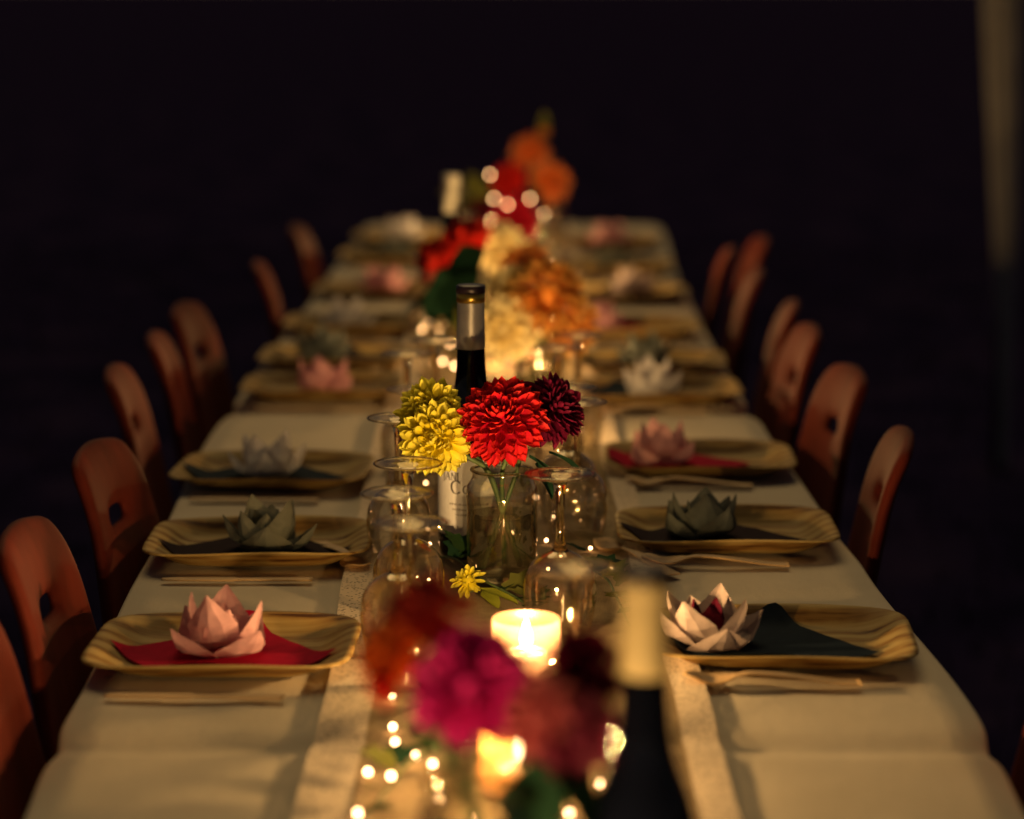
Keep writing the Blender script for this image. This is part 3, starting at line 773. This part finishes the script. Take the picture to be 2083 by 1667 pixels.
PAR = {'ball': (0.165, 0.95, 0.20, 2.2), 'decor': (0.145, 0.75, 0.16, 1.5), 'cactus': (0.085, 1.0, 0.06, 1.15), 'fluffy': (0.135, 0.9, 0.25, 1.9)}
def stem_leaf(L, W, mat, droop=-0.25):
    rows = 8; v = []; f = []
    for j in range(rows + 1):
        t = j / rows; w = W * math.sin(math.pi * min(0.985, t * 0.97 + 0.03)) ** 0.8 * (1 + 0.12 * math.sin(t * 38))
        for s in (-1, -0.5, 0, 0.5, 1): v.append((s * w, L * t, droop * L * t * t + 0.20 * W * abs(s)))
    for j in range(rows):
        for i in range(4):
            a = j * 5 + i; f.append((a, a + 1, a + 6, a + 5))
    return mesh('leaf', v, f, mat)
def dahlia(loc, axis, Rad, N, kind, mat, jar_o, label, separate=False, leaf=None, seed=0, group='dahlias in the glass jars', stem=True):
    rs = random.Random(seed)
    t = thing('dahlia', label, 'flower', loc, 0, group)
    A = frame(axis).to_4x4(); W, cup, curl, pt = PAR[kind]; W *= Rad * 1.0
    L0 = Rad * 0.57; lay = layout(Rad, N, kind, rs)
    if separate:
        vs = [petal_mesh(petal_data(L0, W * w, cup, curl * c, pt), mat) for w, c in ((1, 1), (0.88, 1.5), (1.08, 0.6))]
        for M, L, sc in lay:
            o = obj('petal', rs.choice(vs), t); o.matrix_local = A @ M @ Matrix.Diagonal((sc, L / L0, sc, 1))
    else:
        v = []; f = []; al = []; pv, pf, pa = petal_data(L0, W * 1.05, cup, curl, pt, 3)
        for M, L, sc in lay:
            T = A @ M @ Matrix.Diagonal((sc, L / L0, sc, 1)); k = len(v)
            v += [tuple(T @ Vector(p)) for p in pv]; f += [tuple(k + q for q in p) for p in pf]; al += pa
        o = obj('petals', petal_mesh((v, f, al), mat, 'petals'), t); o['kind'] = 'stuff'
    # heart of the bloom and its green cup
    hv = lathe('heart', [(0.0001, -0.52 * Rad), (0.30 * Rad, -0.45 * Rad), (0.44 * Rad, -0.1 * Rad), (0.42 * Rad, 0.25 * Rad), (0.25 * Rad, 0.45 * Rad), (0.0001, 0.5 * Rad)], mat, 14)
    hv.attributes.new('along', 'FLOAT', 'POINT'); o = obj('heart', hv, t); o.matrix_local = A
    cx = lathe('calyx', [(0.0001, -0.72 * Rad), (0.10 * Rad, -0.70 * Rad), (0.30 * Rad, -0.56 * Rad), (0.36 * Rad, -0.44 * Rad), (0.0001, -0.42 * Rad)], MAT['stem'], 12)
    o = obj('calyx', cx, t); o.matrix_local = A
    if stem:
        n = Vector(axis).normalized(); p0 = -n * 0.66 * Rad
        jl = Vector(jar_o.location) - Vector(loc); s = jar_o.scale[0]
        side = Vector((loc[0] - jar_o.location[0], loc[1] - jar_o.location[1], 0))
        off = side.normalized() * 0.018 * s if side.length > 1e-4 else Vector((0, 0, 0))
        ptop = jl + off * 0.9 + Vector((0, 0, 0.120 * s)); pbot = jl - off * 1.3 + Vector((rs.uniform(-.004, .004), 0, 0.012))
        pts = spline([p0, (p0 - n * 0.012 + ptop) / 2 + Vector((0, 0, -0.002)), ptop, (ptop + pbot) / 2, pbot], 6)
        obj('stem', tube('stem', pts, 0.0026, MAT['stem'], 8), t)
    if leaf:
        for (dl, yaw, pit, L, W_, mk) in leaf:
            o = obj('leaf', stem_leaf(L, W_, MAT[mk]), t, dl, None if isinstance(yaw, tuple) else (R(pit), 0, R(yaw)))
            if isinstance(yaw, tuple):
                dy = Vector(yaw).normalized(); nz = Vector(pit); nz = (nz - dy * nz.dot(dy)).normalized()
                Mx = Matrix((dy.cross(nz), dy, nz)).transposed().to_4x4(); Mx.translation = dl; o.matrix_local = Mx
    return t
PM = dict(
 peach=petal_mat('peach_petal', (0.74, 0.17, 0.03), (0.78, 0.34, 0.10)),
 red=petal_mat('red_petal', (0.50, 0.003, 0.026), (0.72, 0.030, 0.022), pos=(0.45, 1.0)),
 yellow=petal_mat('yellow_petal', (0.78, 0.66, 0.02), (0.84, 0.80, 0.12), 0.4),
 purple=petal_mat('purple_petal', (0.13, 0.004, 0.030), (0.20, 0.010, 0.055)),
 magenta=petal_mat('magenta_petal', (0.48, 0.008, 0.19), (0.58, 0.025, 0.27)),
 cream=petal_mat('cream_petal', (0.72, 0.58, 0.24), (0.80, 0.72, 0.46)),
 amber=petal_mat('amber_petal', (0.75, 0.26, 0.04), (0.72, 0.46, 0.12)),
 scarlet=petal_mat('scarlet_petal', (0.58, 0.012, 0.012), (0.66, 0.035, 0.02)),
 orange=petal_mat('orange_petal', (0.68, 0.10, 0.012), (0.72, 0.18, 0.03)),
 brick=petal_mat('brick_petal', (0.34, 0.020, 0.016), (0.42, 0.04, 0.03)),
 crimson=petal_mat('crimson_petal', (0.42, 0.006, 0.025), (0.50, 0.012, 0.04)),
 maroon=petal_mat('maroon_petal', (0.10, 0.004, 0.014), (0.16, 0.008, 0.02)),
 salmon=petal_mat('salmon_petal', (0.46, 0.09, 0.12), (0.54, 0.17, 0.19)),
 mauve=petal_mat('mauve_petal', (0.22, 0.02, 0.07), (0.30, 0.05, 0.11)))
# the bouquet in focus
dahlia((-0.010, 2.515, 0.930), (-0.16, -0.72, 0.62), 0.0465, 185, 'decor', PM['red'], J1, 'large red dahlia with orange-lit petals, in focus above the glass jar', True, [((0.028, 0.012, -0.040), -70, -30, 0.05, 0.016, 'leaf_dark'), ((0.034, -0.004, -0.044), -110, -50, 0.04, 0.015, 'leaf_dark')], 1)
dahlia((-0.080, 2.525, 0.913), (-0.15, -0.85, 0.15), 0.040, 150, 'fluffy', PM['yellow'], J1, 'lower yellow dahlia drooping left of the red one', True, None, 2)
dahlia((-0.086, 2.545, 0.934), (-0.35, -0.88, 0.30), 0.037, 130, 'fluffy', PM['yellow'], J1, 'upper yellow dahlia behind the drooping yellow one, beside the bottle', True, None, 3)
dahlia((0.040, 2.570, 0.933), (0.62, -0.50, 0.45), 0.0395, 160, 'decor', PM['purple'], J1, 'dark purple dahlia behind the red one on its right', True, [((0.0, -0.01, -0.045), -60, -20, 0.045, 0.014, 'leaf_dark')], 4)
# front bouquet, far out of focus
dahlia((-0.024, 1.425, 0.962), (-0.1, -0.8, 0.4), 0.040, 110, 'decor', PM['magenta'], J0, 'large blurred magenta dahlia in the foreground', False, [((0.03, 0.0, -0.045), -80, -35, 0.07, 0.022, 'leaf_dark')], 5)
dahlia((-0.053, 1.450, 1.000), (-0.4, -0.3, 0.8), 0.029, 80, 'decor', PM['brick'], J0, 'blurred brick-red dahlia, topmost of the foreground bouquet', False, None, 6)
dahlia((-0.072, 1.440, 0.979), (-0.7, -0.4, 0.4), 0.026, 80, 'decor', PM['orange'], J0, 'blurred orange dahlia at the left of the foreground bouquet', False, None, 7)
dahlia((-0.077, 1.420, 0.963), (-0.8, -0.5, 0.0), 0.011, 40, 'ball', PM['scarlet'], J0, 'small blurred scarlet bud at the left of the foreground bouquet', False, None, 8)
dahlia((0.014, 1.415, 0.950), (0.2, -0.9, 0.1), 0.029, 70, 'decor', PM['salmon'], J0, 'blurred salmon dahlia right of the magenta one in the foreground', False, [((0.01, 0, -0.02), -120, -50, 0.06, 0.02, 'leaf_dark')], 9)
dahlia((0.044, 1.450, 0.966), (0.5, -0.5, 0.5), 0.028, 80, 'decor', PM['purple'], J0, 'blurred dark purple dahlia left of the foreground bottle', False, None, 10)
dahlia((0.037, 1.420, 0.936), (0.5, -0.8, 0.0), 0.030, 80, 'decor', PM['mauve'], J0, 'blurred mauve dahlia lowest in the foreground bouquet', False, [((-0.02, 0, -0.02), 160, -60, 0.06, 0.022, 'leaf_dark')], 11)
# second bouquet
dahlia((-0.008, 3.665, 0.866), (-0.2, -0.9, 0.25), 0.052, 120, 'decor', PM['cream'], J2, 'cream dahlia low behind the labelled bottle', False, None, 12)
dahlia((0.000, 3.720, 0.925), (-0.4, -0.3, 0.8), 0.040, 100, 'decor', PM['cream'], J2, 'smaller cream dahlia above the low cream one', False, None, 13)
dahlia((0.054, 3.670, 0.915), (0.1, -0.7, 0.6), 0.056, 130, 'cactus', PM['amber'], J2, 'large amber spiky dahlia above the purple one', False, None, 14)
dahlia((0.086, 3.700, 0.868), (0.6, -0.7, 0.1), 0.046, 110, 'cactus', PM['amber'], J2, 'amber spiky dahlia hanging low on the right of its jar', False, None, 15)
dahlia((0.022, 3.780, 0.952), (0.0, -0.2, 0.9), 0.040, 90, 'cactus', PM['amber'], J2, 'amber spiky dahlia topmost over its jar', False, [((-0.075, 0.03, -0.010), (-0.75, 0, -0.6), (0.1, -1, 0.25), 0.115, 0.036, 'leaf_dark'), ((-0.07, 0.02, -0.045), (-0.35, 0, -0.9), (0, -1, 0.15), 0.085, 0.030, 'leaf_olive'), ((-0.065, 0.04, 0.02), (-0.6, 0, -0.35), (0, -1, 0.5), 0.07, 0.024, 'leaf_dark')], 16)
# third bouquet
dahlia((-0.019, 4.300, 0.917), (0.1, -0.8, 0.4), 0.052, 100, 'decor', PM['cream'], J3, 'cream dahlia right of the two scarlet ones', False, None, 17)
dahlia((-0.126, 4.200, 0.907), (-0.5, -0.7, 0.2), 0.046, 100, 'decor', PM['scarlet'], J3, 'scarlet dahlia leaning far left over the table', False, None, 18)
dahlia((-0.080, 4.240, 0.942), (-0.3, -0.5, 0.8), 0.045, 100, 'decor', PM['scarlet'], J3, 'scarlet dahlia standing between the leaning scarlet and the cream one', False, [((-0.01, -0.03, -0.06), 95, -25, 0.11, 0.045, 'leaf_dark'), ((0.0, -0.04, -0.07), 140, -35, 0.11, 0.045, 'leaf_dark'), ((0.0, -0.04, -0.10), 100, -15, 0.09, 0.04, 'leaf_olive')], 19)
# far bouquet
dahlia((0.006, 5.540, 0.850), (-0.1, -0.9, 0.2), 0.060, 100, 'decor', PM['crimson'], J4, 'crimson dahlia lowest in the far bouquet', False, None, 20)
dahlia((-0.072, 5.600, 0.862), (-0.7, -0.5, 0.3), 0.040, 80, 'decor', PM['maroon'], J4, 'dark maroon dahlia at the left of the far bouquet', False, [((-0.02, 0, 0.0), 60, 40, 0.10, 0.035, 'leaf_olive'), ((0.0, 0, 0.02), 20, 55, 0.10, 0.03, 'leaf_olive')], 21)
dahlia((-0.006, 5.590, 0.940), (-0.4, -0.6, 0.5), 0.045, 100, 'decor', PM['scarlet'], J4, 'scarlet dahlia in the middle of the far bouquet', False, None, 22)
dahlia((0.040, 5.620, 1.003), (-0.2, -0.5, 0.8), 0.042, 90, 'cactus', PM['peach'], J4, 'orange dahlia standing highest in the far bouquet', False, None, 23)
dahlia((0.086, 5.590, 0.938), (0.6, -0.6, 0.4), 0.047, 90, 'cactus', PM['peach'], J4, 'orange dahlia at the right of the far bouquet', False, None, 24)
dahlia((0.074, 5.640, 1.050), (0.1, -0.1, 1.0), 0.017, 40, 'ball', PM['amber'], J4, 'small pale bud on a tall stem above the far bouquet', False, [((0, 0, 0.0), -10, 80, 0.05, 0.012, 'leaf_olive')], 25)
# fallen yellow blossom on the runner
d = dahlia((-0.046, 2.490, CZ(2.49) + 0.016), (-0.2, -0.6, 0.7), 0.019, 34, 'decor', PM['yellow'], J1, 'small yellow blossom lying on the runner before the jar', True, [((0.012, -0.008, -0.006), -135, 8, 0.055, 0.010, 'leaf_lime'), ((0.016, 0.0, -0.010), -160, 3, 0.045, 0.009, 'leaf_lime')], 26, 'loose flowers on the runner', False)

# ------------------------------------------------------------------ ivy sprigs lying on the runner
def ivy_leaf(mat):
    out = [(0, 0), (0.35, -0.12), (0.62, 0.10), (0.42, 0.38), (0.50, 0.70), (0.22, 0.72), (0, 1.12), (-0.22, 0.72), (-0.50, 0.70), (-0.42, 0.38), (-0.62, 0.10), (-0.35, -0.12)]
    v = [(0, 0.36, 0)] + [(x, y, 0.16 * abs(x) - 0.10 * y * y) for x, y in out]
    return mesh('leaf', v, [(0, 1 + i, 1 + (i + 1) % 12) for i in range(12)], mat)
IV = [ivy_leaf(MAT['leaf']), ivy_leaf(MAT['leaf_dark']), ivy_leaf(MAT['leaf_olive'])]
def ivy(pts, n, label, size=0.028, seed=0):
    rs = random.Random(seed); o0 = Vector((pts[0][0], pts[0][1], CZ(pts[0][1])))
    t = thing('ivy_sprig', label, 'ivy', o0, 0, 'ivy sprigs on the runner')
    sp = spline([(x - o0.x, y - o0.y, CZ(y) - o0.z + 0.004 + h) for x, y, h in pts], 8)
    obj('stem', tube('stem', sp, 0.0014, MAT['stem'], 6), t)
    for k in range(n):
        p = sp[int(rs.uniform(0, len(sp) - 1))]; s = size * rs.uniform(0.6, 1.2)
        o = obj('leaf', rs.choice([IV[0], IV[0], IV[1], IV[2]]), t, (p.x, p.y, p.z + rs.uniform(0.004, 0.018)), (rs.uniform(0.1, 0.7), rs.uniform(-.4, .4), rs.uniform(0, 6.28)))
        o.scale = (s, s, s)
ivy([(-0.135, 1.70, 0), (-0.10, 1.82, 0.01), (-0.075, 1.90, 0.015), (-0.03, 1.99, 0), (0.02, 2.03, 0)], 16, 'ivy sprig among the fairy lights at the bottom of the photo', 0.030, 1)
ivy([(0.075, 2.62, 0), (0.10, 2.52, 0.01), (0.108, 2.44, 0.01), (0.118, 2.36, 0)], 9, 'ivy sprig behind the right-hand wine glasses', 0.030, 2)
ivy([(-0.09, 2.66, 0.0), (-0.06, 2.60, 0.01), (-0.03, 2.50, 0.012), (0.01, 2.44, 0.005), (0.03, 2.38, 0)], 12, 'ivy sprig at the foot of the flower jar', 0.028, 3)
ivy([(-0.10, 3.05, 0.0), (-0.04, 3.2, 0.02), (0.0, 3.3, 0.01), (0.05, 3.4, 0)], 10, 'ivy sprig behind the labelled bottle', 0.035, 4)
ivy([(-0.11, 3.95, 0.0), (-0.08, 4.1, 0.05), (-0.09, 4.25, 0.03), (-0.04, 4.4, 0)], 12, 'ivy sprig beside the pale-capped far bottle', 0.05, 5)

# ------------------------------------------------------------------ candles
CN = 0
def flame_mesh():
    return lathe('flame', [(0.0001, 0.0), (0.0038, 0.003), (0.0060, 0.009), (0.0054, 0.016), (0.0030, 0.024), (0.0001, 0.032)], MAT['flame'], 14)
FL = flame_mesh()
def candle(x, y, label, glass='frost', w=1.0, r=0.0325, h=0.055):
    z = CZ(y)
    t = thing('candle_holder', 'frosted candle glass ' + label if glass == 'frost' else 'amber candle glass ' + label, 'candle holder', (x, y, z), 0, 'candle glasses on the runner')
    obj('glass_wall', lathe('glass_wall', [(0.0001, 0.003), (r * 0.9, 0.003), (r * 1.04, 0.006), (r * 1.06, 0.012), (r * 1.05, 0.022), (r, 0.027), (r * 0.985, h), (r * 0.965, h + 0.0012), (r * 0.945, h), (r * 0.955, 0.027), (r * 0.98, 0.020), (r * 0.86, 0.0065), (0.0001, 0.006)], MAT[glass], 40), t)
    c = thing('candle', 'lit tealight inside the candle glass ' + label, 'candle', (x, y, z + 0.0068), 0, 'lit tealights')
    obj('cup', lathe('cup', [(0.0001, 0.0), (0.0185, 0.0), (0.0192, 0.002), (0.0192, 0.0165), (0.0188, 0.0165), (0.0186, 0.013)], MAT['tin'], 28), c)
    obj('wax', lathe('wax', [(0.0185, 0.012), (0.0150, 0.0130), (0.003, 0.0126), (0.0001, 0.0126)], MAT['wax'], 28), c)
    obj('wick', tube('wick', [(0, 0, 0.0124), (0.0004, 0, 0.019)], 0.0007, MAT['wick'], 6), c)
    obj('flame', FL, c, (0.0004, 0, 0.0175))
    L = bpy.data.lights.new('flame_light', 'POINT'); L.energy = CANDLE_W * w; L.color = (1.0, 0.585, 0.21); L.shadow_soft_size = 0.007
    lo = bpy.data.objects.new('flame_light', L); link(lo, c); lo.location = (0, 0, 0.052)
candle(0.013, 2.195, 'in the middle of the runner, before the flower jar')
candle(0.006, 1.860, 'at the bottom of the photo, behind the foreground bouquet', 'amber', 0.62)
candle(-0.060, 1.180, 'added out of view nearest the camera, to light the foreground bouquet', w=0.65)  # added below the frame to light the bouquet from the front
candle(0.026, 3.420, 'hidden behind the red and purple dahlias', w=0.5)
candle(0.010, 4.080, 'beside the pale-capped far bottle', w=0.8)
candle(0.030, 5.020, 'between the two far bouquets', w=0.9)
candle(-0.050, 6.100, 'at the far end of the table', w=0.9)

# ------------------------------------------------------------------ fairy lights
bv = bmesh.new(); bmesh.ops.create_icosphere(bv, subdivisions=2, radius=0.0030); BULB = bpy.data.meshes.new('bulb'); bv.to_mesh(BULB); bv.free(); BULB.materials.append(MAT['bulb'])
SMALL = BULB.copy(); SMALL.transform(Matrix.Scale(0.6, 4))
def fairy(pts, label, small=False):
    o0 = Vector(pts[0]); t = thing('fairy_lights', label, 'string lights', o0, 0, 'warm fairy lights along the runner')
    rel = [Vector(p) - o0 for p in pts]
    obj('wire', tube('wire', spline(rel, 6), 0.0005, MAT['wire'], 5), t)
    for p in rel: obj('bulb', SMALL if small else BULB, t, p + Vector((0, 0, 0.002)))
def onr(lst): return [(x, y, CZ(y) + 0.002 + h) for x, y, h in lst]
fairy(onr([(0.10, 1.76, 0.0), (0.095, 1.82, 0.0), (0.070, 1.860, 0.004), (0.083, 1.890, 0.004), (0.03, 1.93, 0), (0.045, 1.80, 0.0), (0.0, 1.805, 0.0), (-0.03, 1.79, 0), (-0.045, 1.75, 0.004), (-0.075, 1.765, 0.0), (-0.057, 1.815, 0.006), (-0.059, 1.848, 0.006), (-0.065, 1.897, 0.008), (-0.097, 1.860, 0.01), (-0.12, 1.80, 0.0), (-0.118, 1.90, 0.0), (-0.080, 1.93, 0.004), (-0.099, 1.970, 0.004), (-0.104, 2.03, 0.0), (-0.108, 2.111, 0.0)]), 'fairy lights among the ivy at the bottom of the photo')
fairy(onr([(0.04, 2.60, 0), (0.055, 2.66, 0), (0.09, 2.70, 0.0), (0.05, 2.84, 0.006), (0.06, 3.02, 0.0), (0.03, 2.98, 0.0), (0.04, 2.74, 0.0), (0.0, 2.78, 0.0), (-0.05, 2.77, 0.0), (-0.095, 2.72, 0.0), (-0.09, 2.55, 0.0), (-0.10, 2.80, 0.0), (-0.085, 2.95, 0.0), (-0.06, 2.99, 0.02), (-0.11, 3.02, 0.01), (-0.09, 3.06, 0.03), (-0.075, 3.10, 0.0), (-0.125, 3.22, 0.0), (-0.08, 3.34, 0), (0.03, 3.36, 0), (0.10, 3.46, 0)]), 'fairy lights winding behind the labelled bottle', True)
fairy(onr([(0.055, 3.92, 0.02), (0.02, 4.0, 0.0), (-0.095, 3.95, 0.015), (-0.117, 4.032, 0.01), (-0.108, 4.171, 0.02), (-0.13, 4.28, 0.015), (-0.164, 4.412, 0.01), (-0.155, 4.512, 0.01), (-0.159, 4.612, 0.012), (-0.12, 4.78, 0), (-0.177, 5.10, 0.0)]), 'fairy lights along the left of the scarlet bouquet')
fairy([(0.060, 4.60, CZ(4.6) + 0.004), (0.064, 4.66, CZ(4.66) + 0.003), (0.055, 4.72, 0.80), (0.060, 4.75, 0.855), (0.075, 5.30, 0.79), (0.072, 5.50, 0.872), (0.041, 5.50, 0.905), (-0.010, 5.52, 0.89), (-0.041, 5.50, 0.905), (-0.050, 5.50, 0.960)], 'fairy lights climbing into the far bouquet')

# ------------------------------------------------------------------ gathered curtain at the right edge
v = []; f = []
NS = 64; NZ = 40
for j in range(NZ + 1):
    q = j / NZ; z = 0.012 + 2.9 * q
    rad = 0.018 + 0.020 * smooth01(0.0, 0.5, q) + 0.022 * q; cx = 0.016 - 0.050 * smooth01(0.1, 0.6, q)
    for i in range(NS):
        a = 2 * math.pi * i / NS; rr = rad * (1 + 0.22 * math.sin(7 * a + 1.3 * q) * min(1, 0.3 + q) + 0.08 * math.sin(13 * a + 4 * q))
        v.append((cx + rr * math.cos(a), rr * 0.8 * math.sin(a), z))
for j in range(NZ):
    for i in range(NS):
        k = (i + 1) % NS; f.append((j * NS + i, j * NS + k, (j + 1) * NS + k, (j + 1) * NS + i))
ct = thing('tent_curtain', 'pale gathered curtain hanging in the dark at the right edge', 'curtain', (1.405, 6.9, 0))
obj('drape', mesh('drape', v, f, MAT['curtain']), ct)
obj('pole', tube('pole', [(0.0, 0, 0), (0.0, 0, 3.0)], 0.014, MAT['steel'], 12), ct)
